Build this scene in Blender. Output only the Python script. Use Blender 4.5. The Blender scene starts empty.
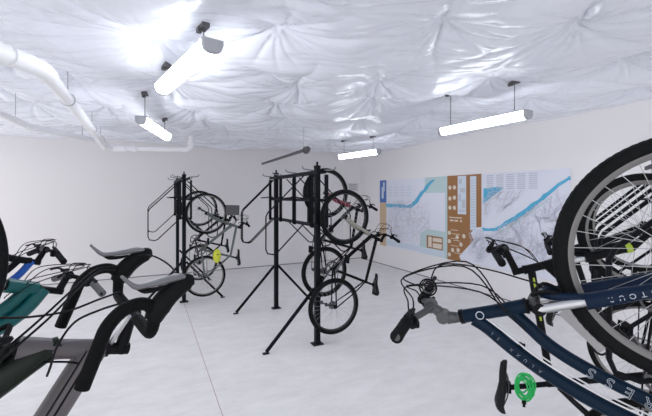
import bpy, math, random
import numpy as np
from mathutils import Vector, Matrix

random.seed(7)
rngs = np.random.default_rng(7)
SC = bpy.context.scene
COL = SC.collection
PI = math.pi

# ------------------------------------------------------------------ camera frame
EYE = Vector((0, 0, 1.75))
FW = Vector((.4368, .8996, 0)); RT = Vector((.8996, -.4368, 0))
RWX, BWY, LWX, FWY, CEZ = 5.425, 8.91, -3.1, -2.6, 2.91

def ray(px, py): return FW + RT * ((px - 326) / 368) + Vector((0, 0, -(py - 196) / 368))
def on_x(px, py, X): r = ray(px, py); return EYE + r * (X / r.x)
def on_y(px, py, Y): r = ray(px, py); return EYE + r * (Y / r.y)
def on_z(px, py, z): r = ray(px, py); return EYE + r * ((z - EYE.z) / r.z)

# ------------------------------------------------------------------ materials
def mat(name, col, rough=.5, metal=0., bump=0., bscale=40., var=0., vscale=8., emit=None, spec=.5, coat=0.):
    m = bpy.data.materials.new(name); m.use_nodes = True
    nt = m.node_tree; b = nt.nodes['Principled BSDF']
    b.inputs['Base Color'].default_value = (*col, 1)
    b.inputs['Roughness'].default_value = rough
    b.inputs['Metallic'].default_value = metal
    b.inputs['Specular IOR Level'].default_value = spec
    b.inputs['Coat Weight'].default_value = coat
    tc = nt.nodes.new('ShaderNodeTexCoord')
    if var:
        n = nt.nodes.new('ShaderNodeTexNoise'); n.inputs['Scale'].default_value = vscale; n.inputs['Detail'].default_value = 5
        nt.links.new(tc.outputs['Object'], n.inputs['Vector'])
        r = nt.nodes.new('ShaderNodeMapRange'); r.inputs[1].default_value = .80; r.inputs[2].default_value = .7
        r.inputs[3].default_value = 1 - var; r.inputs[4].default_value = 1 + var
        nt.links.new(n.outputs['Fac'], r.inputs[0])
        mx = nt.nodes.new('ShaderNodeVectorMath'); mx.operation = 'SCALE'
        mx.inputs[0].default_value = col
        nt.links.new(r.outputs[0], mx.inputs['Scale'])
        nt.links.new(mx.outputs[0], b.inputs['Base Color'])
    if bump:
        n = nt.nodes.new('ShaderNodeTexNoise'); n.inputs['Scale'].default_value = bscale; n.inputs['Detail'].default_value = 4
        nt.links.new(tc.outputs['Object'], n.inputs['Vector'])
        bp = nt.nodes.new('ShaderNodeBump'); bp.inputs['Strength'].default_value = bump; bp.inputs['Distance'].default_value = .01
        nt.links.new(n.outputs['Fac'], bp.inputs['Height']); nt.links.new(bp.outputs[0], b.inputs['Normal'])
    if emit:
        b.inputs['Emission Color'].default_value = (*emit[0], 1); b.inputs['Emission Strength'].default_value = emit[1]
    return m

M = dict(
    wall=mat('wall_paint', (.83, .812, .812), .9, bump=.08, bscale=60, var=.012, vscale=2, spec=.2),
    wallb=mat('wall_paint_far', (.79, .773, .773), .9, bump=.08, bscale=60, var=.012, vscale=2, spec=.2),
    base=mat('joint_dark', (.16, .15, .16), .9),
    rack=mat('rack_powder_coat', (.008, .009, .012), .45, bump=.05, bscale=200, spec=.09),
    rackb=mat('rack_zinc', (.25, .26, .27), .4, .8),
    rubber=mat('tyre_rubber', (.007, .008, .0085), .62, bump=.3, bscale=120, spec=.09),
    rubber_tan=mat('knobby_rubber', (.02, .018, .012), .85, bump=.6, bscale=90),
    black=mat('black_paint', (.006, .0065, .008), .4, bump=.02, bscale=100, spec=.09),
    blackm=mat('black_matte', (.009, .0095, .011), .65, bump=.15, bscale=150, spec=.09),
    grip=mat('grip_rubber', (.011, .012, .013), .75, bump=.6, bscale=220, spec=.09),
    greygrip=mat('grip_grey', (.10, .10, .105), .7, bump=.4, bscale=200),
    tape=mat('bar_tape', (.004, .0045, .005), .6, bump=.4, bscale=150, spec=.09),
    hood=mat('hood_rubber', (.006, .007, .0075), .5, bump=.2, bscale=200, spec=.09),
    lever=mat('lever_grey', (.20, .20, .205), .4, .5),
    alu=mat('polished_alloy', (.55, .56, .57), .28, 1., bump=.02, bscale=60),
    alud=mat('brushed_alloy', (.10, .10, .105), .42, .7, bump=.05, bscale=80),
    rim=mat('rim_grey', (.20, .195, .19), .45, .5),
    rimb=mat('rim_black', (.03, .03, .033), .35, .3),
    spoke=mat('spoke_steel', (.45, .46, .47), .3, 1.),
    cable=mat('cable_black', (.012, .012, .013), .45, spec=.09),
    cablew=mat('cable_white', (.75, .76, .78), .4),
    navy=mat('navy_paint', (.0025, .013, .030), .35, coat=.03, spec=.12),
    navyf=mat('navy_fork', (.005, .015, .038), .35, coat=.03, spec=.12),
    greyframe=mat('grey_carbon', (.115, .104, .11), .4, coat=.08, spec=.3),
    darkgreen=mat('dark_green_carbon', (.005, .010, .006), .4, coat=.05, spec=.25),
    teal=mat('teal_paint', (.001, .085, .088), .35, coat=.1, spec=.3),
    blue=mat('blue_paint', (.004, .07, .34), .35, coat=.1, spec=.3),
    lime=mat('lime_paint', (.38, .52, .03), .4),
    olive=mat('olive_paint', (.10, .12, .11), .4),
    red=mat('red_paint', (.22, .02, .05), .4),
    tan=mat('tan_grey_paint', (.30, .29, .25), .4),
    decal=mat('decal_silver', (.42, .47, .52), .4),
    decalw=mat('decal_white', (.72, .75, .78), .5),
    green=mat('green_cable', (.01, .46, .10), .35),
    white=mat('white_pvc', (.90, .90, .92), .35, spec=.4),
    saddle=mat('saddle_vinyl', (.016, .017, .018), .5, bump=.15, bscale=90, spec=.09),
    cap=mat('lamp_cap', (.42, .43, .46), .5),
    dark=mat('bracket_dark', (.12, .12, .125), .5, .4),
    lamp=mat('lamp_diffuser', (.95, .96, .97), .4, emit=((.90, .95, 1.0), 9.5)),
    plate=mat('grey_tray_paint', (.42, .41, .41), .5),
    yellow=mat('yellow_mesh', (.62, .66, .05), .6),
    decald=mat('decal_dim', (.16, .19, .22), .5),
    basket=mat('grey_mesh_bag', (.09, .09, .095), .7),
    paper=mat('notice_paper', (.66, .64, .65), .8),
    ink=mat('notice_ink', (.30, .29, .30), .8),
    m_white=mat('map_white', (.76, .78, .86), .5, var=.02, vscale=3),
    m_pale=mat('map_pale_green', (.50, .64, .64), .5, var=.05, vscale=6),
    m_pale2=mat('map_pale_blue', (.63, .71, .80), .5, var=.03, vscale=5),
    m_blue=mat('map_river', (.09, .43, .66), .5, var=.05, vscale=10),
    m_brown=mat('map_brown', (.33, .155, .055), .5, var=.06, vscale=12),
    m_tan=mat('map_tan', (.50, .37, .24), .5, var=.25, vscale=9),
    m_navy=mat('map_photo_blue', (.05, .12, .36), .5, var=.4, vscale=9),
    m_line=mat('map_street', (.60, .62, .71), .5),
    m_grey=mat('map_grey_text', (.55, .57, .64), .5),
    m_red=mat('map_route', (.64, .56, .57), .5),
    m_cream=mat('map_cream', (.74, .66, .55), .5),
)

def concrete():
    m = bpy.data.materials.new('sealed_concrete'); m.use_nodes = True
    nt = m.node_tree; b = nt.nodes['Principled BSDF']; L = nt.links.new
    tc = nt.nodes.new('ShaderNodeTexCoord')
    n1 = nt.nodes.new('ShaderNodeTexNoise'); n1.inputs['Scale'].default_value = 1.1; n1.inputs['Detail'].default_value = 8; n1.inputs['Roughness'].default_value = .65
    mp = nt.nodes.new('ShaderNodeMapping'); mp.inputs['Scale'].default_value = (1, 2.6, 1); mp.inputs['Rotation'].default_value = (0, 0, .7)
    n2 = nt.nodes.new('ShaderNodeTexNoise'); n2.inputs['Scale'].default_value = 3.; n2.inputs['Detail'].default_value = 10; n2.inputs['Roughness'].default_value = .75
    L(tc.outputs['Object'], n1.inputs['Vector']); L(tc.outputs['Object'], mp.inputs['Vector']); L(mp.outputs[0], n2.inputs['Vector'])
    a = nt.nodes.new('ShaderNodeMath'); a.operation = 'MULTIPLY_ADD'; a.inputs[1].default_value = .45
    L(n1.outputs['Fac'], a.inputs[0]); L(n2.outputs['Fac'], a.inputs[2])
    r = nt.nodes.new('ShaderNodeValToRGB')
    r.color_ramp.elements[0].position = .42; r.color_ramp.elements[0].color = (.68, .662, .655, 1)
    r.color_ramp.elements[1].position = 1.0; r.color_ramp.elements[1].color = (.88, .862, .855, 1)
    L(a.outputs[0], r.inputs[0]); L(r.outputs[0], b.inputs['Base Color'])
    b.inputs['Roughness'].default_value = .45; b.inputs['Specular IOR Level'].default_value = .3
    bp = nt.nodes.new('ShaderNodeBump'); bp.inputs['Strength'].default_value = .12; bp.inputs['Distance'].default_value = .004
    L(n2.outputs['Fac'], bp.inputs['Height']); L(bp.outputs[0], b.inputs['Normal'])
    return m
M['floor'] = concrete()

def plastic():
    m = bpy.data.materials.new('white_plastic_sheet'); m.use_nodes = True
    nt = m.node_tree; b = nt.nodes['Principled BSDF']; L = nt.links.new
    b.inputs['Base Color'].default_value = (.855, .88, .955, 1); b.inputs['Roughness'].default_value = .27
    b.inputs['Specular IOR Level'].default_value = .6
    tc = nt.nodes.new('ShaderNodeTexCoord')
    hs = []
    for rot, sc, s in ((.7, (1, 7, 1), 2.2), (-.5, (1, 6, 1), 3.1)):
        mp = nt.nodes.new('ShaderNodeMapping'); mp.inputs['Scale'].default_value = sc; mp.inputs['Rotation'].default_value = (0, 0, rot)
        n = nt.nodes.new('ShaderNodeTexNoise'); n.inputs['Scale'].default_value = s; n.inputs['Detail'].default_value = 5; n.inputs['Distortion'].default_value = .8
        L(tc.outputs['Object'], mp.inputs['Vector']); L(mp.outputs[0], n.inputs['Vector']); hs.append(n)
    a = nt.nodes.new('ShaderNodeMath'); a.operation = 'ADD'
    L(hs[0].outputs['Fac'], a.inputs[0]); L(hs[1].outputs['Fac'], a.inputs[1])
    bp = nt.nodes.new('ShaderNodeBump'); bp.inputs['Strength'].default_value = .09; bp.inputs['Distance'].default_value = .03
    L(a.outputs[0], bp.inputs['Height']); L(bp.outputs[0], b.inputs['Normal'])
    return m
M['sheet'] = plastic()

# ------------------------------------------------------------------ mesh builder
def smooth(pts, k=6, closed=False):
    P = [Vector(p) for p in pts]; n = len(P); out = []
    if n < 3: return P
    segs = n if closed else n - 1
    for i in range(segs):
        if closed: p0, p1, p2, p3 = P[i - 1], P[i], P[(i + 1) % n], P[(i + 2) % n]
        else:
            p1, p2 = P[i], P[i + 1]
            p0 = P[i - 1] if i else p1 * 2 - p2
            p3 = P[i + 2] if i + 2 < n else p2 * 2 - p1
        for j in range(k):
            t = j / k
            out.append(.5 * ((2 * p1) + (p2 - p0) * t + (2 * p0 - 5 * p1 + 4 * p2 - p3) * t * t + (3 * p1 - p0 - 3 * p2 + p3) * t ** 3))
    if not closed: out.append(P[-1])
    return out

class MB:
    def __init__(s, xf=None): s.v = []; s.f = []; s.xf = xf
    def add(s, vs, fs):
        o = len(s.v)
        s.v += [tuple(s.xf(Vector(p)) if s.xf else p) for p in vs]
        s.f += [tuple(i + o for i in f) for f in fs]
        return s
    def tube(s, pts, r, n=10, closed=False, cap=True, flat=None):
        """r: number or list of radii; flat=(axis, factor) squashes the section along an axis"""
        P = [Vector(p) for p in pts]; m = len(P)
        if not isinstance(r, (list, tuple)): r = [r] * m
        if len(r) != m:
            rr = []
            for i in range(m):
                t = i / (m - 1) * (len(r) - 1); k = min(int(t), len(r) - 2)
                rr.append(r[k] + (r[k + 1] - r[k]) * (t - k))
            r = rr
        T = []
        for i in range(m):
            a = P[i - 1] if (i or closed) else P[0]
            b = P[(i + 1) % m] if (i + 1 < m or closed) else P[-1]
            d = b - a
            T.append(d.normalized() if d.length > 1e-9 else Vector((0, 0, 1)))
        if flat:
            up = Vector(flat[0]).normalized()
        else:
            up = Vector((0, 1, 0)) if abs(T[0].y) < .9 else Vector((0, 0, 1))
        N = (up - T[0] * up.dot(T[0])).normalized()
        vs = []; fs = []
        for i in range(m):
            N = (N - T[i] * N.dot(T[i]))
            if flat:
                N = up - T[i] * up.dot(T[i])
            N = N.normalized() if N.length > 1e-9 else T[i].orthogonal().normalized()
            B = T[i].cross(N)
            for j in range(n):
                a = 2 * PI * j / n
                vs.append(P[i] + N * math.cos(a) * r[i] * (flat[1] if flat else 1) + B * math.sin(a) * r[i])
        for i in range(m if closed else m - 1):
            for j in range(n):
                k = (i + 1) % m
                fs.append((i * n + j, i * n + (j + 1) % n, k * n + (j + 1) % n, k * n + j))
        if cap and not closed:
            fs.append(tuple(range(n))[::-1]); fs.append(tuple((m - 1) * n + j for j in range(n)))
        return s.add(vs, fs)
    def stube(s, pts, r, n=10, k=6, closed=False, flat=None):
        return s.tube(smooth(pts, k, closed), r, n, closed, True, flat)
    def box(s, c, d, ax=None):
        c = Vector(c); A = ax or (Vector((1, 0, 0)), Vector((0, 1, 0)), Vector((0, 0, 1)))
        vs = []
        for k in (-1, 1):
            for j in (-1, 1):
                for i in (-1, 1):
                    vs.append(c + A[0] * (i * d[0] / 2) + A[1] * (j * d[1] / 2) + A[2] * (k * d[2] / 2))
        return s.add(vs, [(0, 2, 3, 1), (4, 5, 7, 6), (0, 1, 5, 4), (2, 6, 7, 3), (0, 4, 6, 2), (1, 3, 7, 5)])
    def bar(s, a, b, w, h, up=(0, 0, 1)):
        a = Vector(a); b = Vector(b); z = (b - a); l = z.length; z.normalize()
        up = Vector(up)
        x = up.cross(z)
        if x.length < 1e-4: x = Vector((1, 0, 0)).cross(z)
        if x.length < 1e-4: x = Vector((0, 1, 0))
        x.normalize(); y = z.cross(x)
        return s.box((a + b) / 2, (w, h, l), (x, y, z))
    def lathe(s, prof, n=48, c=(0, 0, 0), ax='y', closed=True, disp=None):
        """profile of (radius, axial offset), turned about an axis through c"""
        c = Vector(c); k = len(prof); vs = []; fs = []
        for i in range(n):
            a = 2 * PI * i / n; ca, sa = math.cos(a), math.sin(a)
            for q, (r, h) in enumerate(prof):
                if disp: r = r + disp(i, q)
                if ax == 'y': p = Vector((r * ca, h, r * sa))
                elif ax == 'z': p = Vector((r * ca, r * sa, h))
                else: p = Vector((h, r * ca, r * sa))
                vs.append(c + p)
        for i in range(n):
            for j in range(k if closed else k - 1):
                a, b = i * k + j, i * k + (j + 1) % k
                cc, d = ((i + 1) % n) * k + (j + 1) % k, ((i + 1) % n) * k + j
                fs.append((a, b, cc, d))
        return s.add(vs, fs)
    def ball(s, c, r, n=12, m=8, sc=(1, 1, 1)):
        c = Vector(c); vs = []; fs = []
        for i in range(m + 1):
            t = PI * i / m
            for j in range(n):
                a = 2 * PI * j / n
                vs.append(c + Vector((sc[0] * r * math.sin(t) * math.cos(a), sc[1] * r * math.sin(t) * math.sin(a), sc[2] * r * math.cos(t))))
        for i in range(m):
            for j in range(n):
                fs.append((i * n + j, (i + 1) * n + j, (i + 1) * n + (j + 1) % n, i * n + (j + 1) % n))
        return s.add(vs, fs)
    def prism(s, poly, off, thick):
        """flat polygon of 3-D points, extruded by vector thick"""
        P = [Vector(p) + Vector(off) for p in poly]; n = len(P); t = Vector(thick)
        fs = [tuple(range(n)), tuple(range(2 * n - 1, n - 1, -1))]
        for i in range(n): fs.append((i, i + n, (i + 1) % n + n, (i + 1) % n))
        return s.add(P + [p + t for p in P], fs)
    def mesh(s, name, sm=True):
        me = bpy.data.meshes.new(name); me.from_pydata(s.v, [], s.f); me.update()
        import bmesh
        bm = bmesh.new(); bm.from_mesh(me); bmesh.ops.recalc_face_normals(bm, faces=bm.faces); bm.to_mesh(me); bm.free()
        if sm:
            me.polygons.foreach_set('use_smooth', [True] * len(me.polygons))
            try: me.set_sharp_from_angle(angle=math.radians(38))
            except Exception: pass
        return me
    def build(s, name, m, parent=None, sm=True):
        me = s.mesh(name, sm); me.materials.append(M[m] if isinstance(m, str) else m)
        o = bpy.data.objects.new(name, me); COL.objects.link(o)
        if parent: o.parent = parent
        return o

def tag(o, label=None, cat=None, group=None, kind=None):
    if label: o['label'] = label
    if cat: o['category'] = cat
    if group: o['group'] = group
    if kind: o['kind'] = kind
    return o
def empty(name, mw): 
    o = bpy.data.objects.new(name, None); COL.objects.link(o); o.matrix_world = mw; o.empty_display_size = .05
    return o
def struct(o, label=None): o['kind'] = 'structure'; 
def inst(me, name, parent, m=None):
    o = bpy.data.objects.new(name, me); COL.objects.link(o); o.parent = parent; return o
def words(txt, size, name, m, parent, origin, xdir, ydir, outline=False, depth=.0006):
    """raised lettering as a mesh"""
    cu = bpy.data.curves.new(name, 'FONT'); cu.body = txt; cu.size = size; cu.align_x = 'CENTER'; cu.align_y = 'CENTER'
    if outline: cu.fill_mode = 'NONE'; cu.bevel_depth = size * .018; cu.bevel_resolution = 1
    else: cu.extrude = depth
    t = bpy.data.objects.new(name, cu); COL.objects.link(t)
    dg = bpy.context.evaluated_depsgraph_get(); dg.update()
    me = bpy.data.meshes.new_from_object(t.evaluated_get(dg))
    bpy.data.objects.remove(t); bpy.data.curves.remove(cu)
    x = Vector(xdir).normalized(); y = Vector(ydir); y = (y - x * y.dot(x)).normalized(); z = x.cross(y)
    me.transform(Matrix((( x.x, y.x, z.x, origin[0]), (x.y, y.y, z.y, origin[1]), (x.z, y.z, z.z, origin[2]), (0, 0, 0, 1))))
    me.materials.clear(); me.materials.append(M[m])
    o = bpy.data.objects.new(name, me); COL.objects.link(o); o.parent = parent
    return o

# ------------------------------------------------------------------ room
def quad_box(name, c, d, m):
    o = MB().box(c, d).build(name, m, sm=False); struct(o); return o
quad_box('floor', ((LWX + RWX) / 2, (FWY + BWY) / 2, -.1), (RWX - LWX + .4, BWY - FWY + .4, .2), 'floor')
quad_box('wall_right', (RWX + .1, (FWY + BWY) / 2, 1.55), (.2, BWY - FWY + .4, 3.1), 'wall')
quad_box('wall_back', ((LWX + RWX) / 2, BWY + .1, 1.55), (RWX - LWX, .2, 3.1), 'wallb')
quad_box('trim_1', (RWX - .004, (FWY + BWY) / 2, .008), (.008, BWY - FWY, .014), 'base')
quad_box('trim_2', ((LWX + RWX) / 2, BWY - .004, .008), (RWX - LWX, .008, .014), 'base')
jo = MB().box((.54, (FWY + BWY) / 2, .0006), (.006, BWY - FWY, .0012)).build('trim_3', mat('joint_sealant', (.50, .36, .36), .9), sm=False); struct(jo)

def ceiling():
    nx, ny = 580, 780
    X = np.linspace(LWX - .02, RWX + .02, nx); Y = np.linspace(FWY - .02, BWY + .02, ny)
    gx, gy = np.meshgrid(X, Y, indexing='ij')
    pins = []
    px = LWX + .3; row = 0
    # fastening pins on a skewed lattice
    for i in range(-6, 16):
        for j in range(-8, 16):
            x = .1 + i * .92 + j * .36 + random.uniform(-.16, .16)
            y = .55 + j * .98 - i * .55 + random.uniform(-.2, .2)
            if LWX - .3 < x < RWX + .3 and FWY - .3 < y < BWY + .3: pins.append((x, y))
    def vnoise(x, y, s, seed):
        r = np.random.default_rng(seed); g = r.random((64, 64))
        u = (x * s) % 64; v = (y * s) % 64
        iu = u.astype(int); iv = v.astype(int); fu = u - iu; fv = v - iv
        fu = fu * fu * (3 - 2 * fu); fv = fv * fv * (3 - 2 * fv)
        a = g[iu % 64, iv % 64]; b = g[(iu + 1) % 64, iv % 64]; c = g[iu % 64, (iv + 1) % 64]; d = g[(iu + 1) % 64, (iv + 1) % 64]
        return a * (1 - fu) * (1 - fv) + b * fu * (1 - fv) + c * (1 - fu) * fv + d * fu * fv - .5
    wx = gx + .22 * vnoise(gx, gy, 1.3, 3) + .06 * vnoise(gx, gy, 4.1, 5)
    wy = gy + .22 * vnoise(gx, gy, 1.3, 4) + .06 * vnoise(gx, gy, 4.1, 6)
    d1 = np.full(gx.shape, 9.); d2 = np.full(gx.shape, 9.); wr = np.zeros(gx.shape)
    for k, (a, b) in enumerate(pins):
        n1 = random.randint(5, 8); n2 = random.randint(11, 17); p = random.uniform(0, 6); q = random.uniform(0, 6); am = random.uniform(.7, 1.3)
        sl = (np.abs(gx - a) < 1.9) & (np.abs(gy - b) < 1.9)
        x_, y_ = wx[sl], wy[sl]
        d = np.hypot(x_ - a, y_ - b)
        o1 = d1[sl]; d2[sl] = np.where(d < o1, o1, np.minimum(d2[sl], d)); d1[sl] = np.minimum(o1, d)
        th = np.arctan2(y_ - b, x_ - a)
        t1 = th + .35 * np.sin(2 * th + p); t2 = th + .25 * np.sin(3 * th + q)
        s1 = (1 - np.abs(np.sin(t1 * n1 / 2 + p + .5 * d))) ** 2.2
        s2 = (1 - np.abs(np.sin(t2 * n2 / 2 + q + .4 * d))) ** 2.5
        e1 = np.exp(-(d / .62) ** 2) * np.clip(d / .10, 0, 1); e2 = np.exp(-(d / .45) ** 2) * np.clip(d / .06, 0, 1)
        wr[sl] += am * (.042 * e1 * (s1 - .25) + .020 * e2 * (s2 - .2))
    sag = .15 * (1 - np.exp(-(d1 / .34) ** 1.15))
    big = .15 * vnoise(gx, gy, .55, 11) + .07 * vnoise(gx, gy, 1.3, 12)
    # long tension creases, running across the view between the fixings
    ua = gx * .90 - gy * .44; va = gx * .44 + gy * .90
    def crease(su, sv, seed, pw):
        w_ = .35 * vnoise(ua, va, .8, seed + 50) + .10 * vnoise(ua, va, 2.3, seed + 51)
        return (1 - 2 * np.abs(vnoise(ua * su, (va + w_) * sv, 1., seed))) ** pw
    m1 = np.clip(.55 + 1.4 * vnoise(gx, gy, .8, 31), 0, 1); m2 = np.clip(.5 + 1.6 * vnoise(gx, gy, 1.1, 32), 0, 1)
    fold = .036 * crease(.45, 1.7, 21, 5) * m1 + .020 * crease(.8, 4.2, 22, 4) * m2 + .009 * crease(1.6, 9., 23, 3) * m1
    ub, vb = ua, va
    ua = gx * .55 + gy * .83; va = gx * .83 - gy * .55
    fold = fold + .018 * crease(.7, 3.4, 24, 4) * (1 - m2)
    fold = fold + .05 * (vnoise(ub * .5, vb * 1.3, 1., 41) > 0) * 0
    z = CEZ + .06 - sag + wr + big + fold - .012
    # ties down to wall height along the edges
    e = np.minimum(np.minimum(RWX - gx, gx - LWX), np.minimum(BWY - gy, gy - FWY))
    w = np.clip(e / .5, 0, 1); w = w * w * (3 - 2 * w)
    edge = CEZ + .05 * vnoise(gx, gy, .9, 15) + .025 * vnoise(gx, gy, 3.1, 16)
    z = edge * (1 - w) + z * w
    vs = np.stack([gx, gy, z], -1).reshape(-1, 3)
    idx = np.arange(nx * ny).reshape(nx, ny)
    fs = np.stack([idx[:-1, :-1], idx[:-1, 1:], idx[1:, 1:], idx[1:, :-1]], -1).reshape(-1, 4)
    me = bpy.data.meshes.new('ceiling'); me.from_pydata(vs.tolist(), [], fs.tolist()); me.update()
    me.polygons.foreach_set('use_smooth', [True] * len(me.polygons)); me.materials.append(M['sheet'])
    o = bpy.data.objects.new('ceiling', me); COL.objects.link(o); struct(o)
    def h(x, y):
        i = min(nx - 1, max(0, int(round((x - X[0]) / (X[1] - X[0]))))); j = min(ny - 1, max(0, int(round((y - Y[0]) / (Y[1] - Y[0])))))
        return float(z[i, j])
    return h
ceil_z = ceiling()
quad_box('trim_4', ((LWX + RWX) / 2, (FWY + BWY) / 2, 3.25), (RWX - LWX + .4, BWY - FWY + .4, .06), 'wall')

# ------------------------------------------------------------------ lamps
def lamp(label, a, b, group='ceiling strip lamps', w=.062):
    a = Vector(a); b = Vector(b); c = (a + b) / 2; d = (b - a).normalized(); L = (b - a).length
    n = Vector((0, 0, 1)).cross(d).normalized(); u = d.cross(n)
    mw = Matrix(((d.x, n.x, u.x, c.x), (d.y, n.y, u.y, c.y), (d.z, n.z, u.z, c.z), (0, 0, 0, 1)))
    r = tag(empty('strip_light', mw), label, 'light', group)
    prof = [(-w, .03), (-w, 0), (-w * .8, -.035), (-w * .35, -.05), (w * .35, -.05), (w * .8, -.035), (w, 0), (w, .03)]
    vs = []; k = len(prof)
    for x in (-L / 2 + .035, L / 2 - .035): vs += [(x, p, q) for p, q in prof]
    MB().add(vs, [tuple(range(k))[::-1], tuple(range(k, 2 * k))] + [(i, (i + 1) % k, (i + 1) % k + k, i + k) for i in range(k)]).build('diffuser', 'lamp', r)
    for s in (-1, 1):
        vs = []
        for x in (s * (L / 2 - .04), s * L / 2): vs += [(x, p * 1.06, q * 1.06) for p, q in prof]
        MB().add(vs, [tuple(range(k))[::-1], tuple(range(k, 2 * k))] + [(i, (i + 1) % k, (i + 1) % k + k, i + k) for i in range(k)]).build('end_cap', 'cap', r)
    MB().box((0, 0, .036), (L - .05, .11, .012)).build('housing', 'cap', r, sm=False)
    for s in (-1, 1):
        x = s * L * .36; p = mw @ Vector((x, 0, 0)); top = max(.09, ceil_z(p.x, p.y) - p.z + .02)
        MB().tube([(x, 0, .04), (x, 0, top)], .004, 6).build('hanger_rod', 'dark', r)
        MB().box((x, 0, top - .03), (.09, .05, .035)).box((x + .03, .02, top - .05), (.04, .03, .03)).build('ceiling_bracket', 'dark', r)
    return r
def lamp_px(label, near, far, rel, L, w=.062):
    a = on_z(*near, 1.75 + rel); b = on_z(*far, 1.75 + rel); c = (a + b) / 2; d = (b - a).normalized()
    return lamp(label, c - d * L / 2, c + d * L / 2, w=w)
lamp_px('glowing white strip light nearest the camera, beside the large white ceiling pipe', (213, 44), (162, 89), .95, 1.24)
lamp_px('small glowing strip light above the white pipe run on the far wall', (143, 121), (166, 136), .80, 1.2, .05)
lamp_px('long glowing strip light on the right side, above the brown map panel', (526, 114), (443, 131), .80, 1.15, .046)
lamp_px('glowing strip light farthest away, at the corner above the left end of the map', (377, 151.5), (341, 156.5), .77, 1.12, .048)
lamp('added unseen strip light behind the camera, over the aisle between the near bicycles', (.2, -2.0, 2.62), (.2, -.76, 2.62))  # added out of view to light the near bicycles from behind
lamp('added unseen strip light to the right of the camera, over the right-hand rack', (3.9, -1.6, 2.58), (3.9, -.36, 2.58))  # another added fixture, out of frame, extra light from the right
lamp('added unseen strip light to the left of the camera, over the left-hand rack', (-2.3, .2, 2.6), (-2.3, 1.44, 2.6))  # added fixture outside the view, extra light from the left

# ------------------------------------------------------------------ pipes
r = tag(empty('drain_pipe', Matrix.Translation((-.65, 5.3, 2.62))), 'large white plastic drain pipe with elbows running back along the ceiling', 'pipe', 'white ceiling pipes')
def loc(p, o): return Vector(p) - o.matrix_world.translation
def pipe(pts, rad, parent, name='pipe_run'):
    return MB().tube([loc(p, parent) for p in pts], rad, 14).build(name, 'white', parent)
pz = 2.62
pA = Vector((-1.25, 2.26, pz)); pB = Vector((-.70, 3.02, pz)); pC = Vector((-.645, 3.20, pz)); pD = Vector((-.645, 7.35, pz - .02))
pE = on_y(112, 148, 7.45); pF = on_y(187, 149.5, 7.2)
pipe([pA, pB], .052, r); pipe([pC, pD], .052, r)
pipe(smooth([pB - Vector((.07, .097, 0)), pB, (pB + pC) / 2 + Vector((.012, -.004, 0)), pC, pC + Vector((0, .1, 0))], 5), .062, r, 'elbow')
pipe(smooth([pD - Vector((0, .1, 0)), pD, pE, pE + Vector((.12, -.03, 0))], 5), .062, r, 'elbow')
pipe([pE, pF], .045, r)
pipe([pA.lerp(pB, .72), pA.lerp(pB, .84)], .066, r, 'coupling')
pipe([pE + Vector((.1, -.025, 0)), pE + Vector((.22, -.055, 0))], .06, r, 'coupling')
pipe([pE + Vector((.3, -.075, 0)), pE + Vector((.38, -.095, 0))], .056, r, 'coupling')
pipe(smooth([pF - Vector((.08, -.02, 0)), pF, pF + Vector((.06, -.015, .06)), pF + Vector((.07, -.0175, .14))], 5), .055, r, 'elbow')
pipe([pF + Vector((.07, -.0175, .1)), Vector((pF.x + .07, pF.y - .0175, ceil_z(pF.x + .07, pF.y) + .03))], .045, r)
for y in (4.0, 5.6, 6.6):
    pipe([(-.645, y, pz), (-.645, y, ceil_z(-.645, y) + .02)], .005, r, 'hanger_rod').data.materials[0] = M['cap']
    MB().lathe([(.053, -.012), (.06, -.012), (.06, .012), (.053, .012)], 20, loc((-.645, y, pz), r)).build('clamp', 'cap', r)
r = tag(empty('drain_pipe', Matrix.Translation((-1.3, 5.5, 2.62))), 'thinner white plastic pipe at the far left, passing behind the large drain pipe', 'pipe', 'white ceiling pipes')
q = [(-1.9, 3.9, 2.66), (-1.42, 4.95, 2.63), (-1.30, 5.7, 2.6), (-1.0, 6.15, 2.6), (-.72, 6.75, 2.62), (-.66, 7.2, 2.62)]
pipe(q[:3], .042, r); pipe(q[3:], .036, r)
pipe(smooth([Vector(q[1]).lerp(Vector(q[2]), .8), q[2], q[3], Vector(q[3]).lerp(Vector(q[4]), .2)], 5), .046, r, 'elbow')
for p in ((-1.36, 5.35, 2.61), (-.86, 6.45, 2.61)):
    pipe([p, (p[0], p[1], ceil_z(p[0], p[1]) + .02)], .004, r, 'hanger_rod').data.materials[0] = M['cap']
r = tag(empty('steel_conduit', Matrix.Translation((2.36, 6.9, 2.5))), 'dark steel conduit hanging below the sheet, over the back of the centre rack', 'conduit')
MB().tube([(.05, 1.45, 0), (-.05, -1.4, 0)], .028, 10).build('tube', 'dark', r)
MB().ball((-.05, -1.45, 0), .055, 12, 8, (1, 1.3, .9)).lathe([(.0, -.0), (.06, 0), (.06, .03), (0, .03)], 14, (-.05, -1.42, -.01)).build('end_fitting', 'dark', r)
MB().tube([(-.047, -1.3, 0), (-.047, -1.3, ceil_z(2.31, 5.6) - 2.5 + .02)], .006, 6).build('hanger_rod', 'cap', r)

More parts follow.
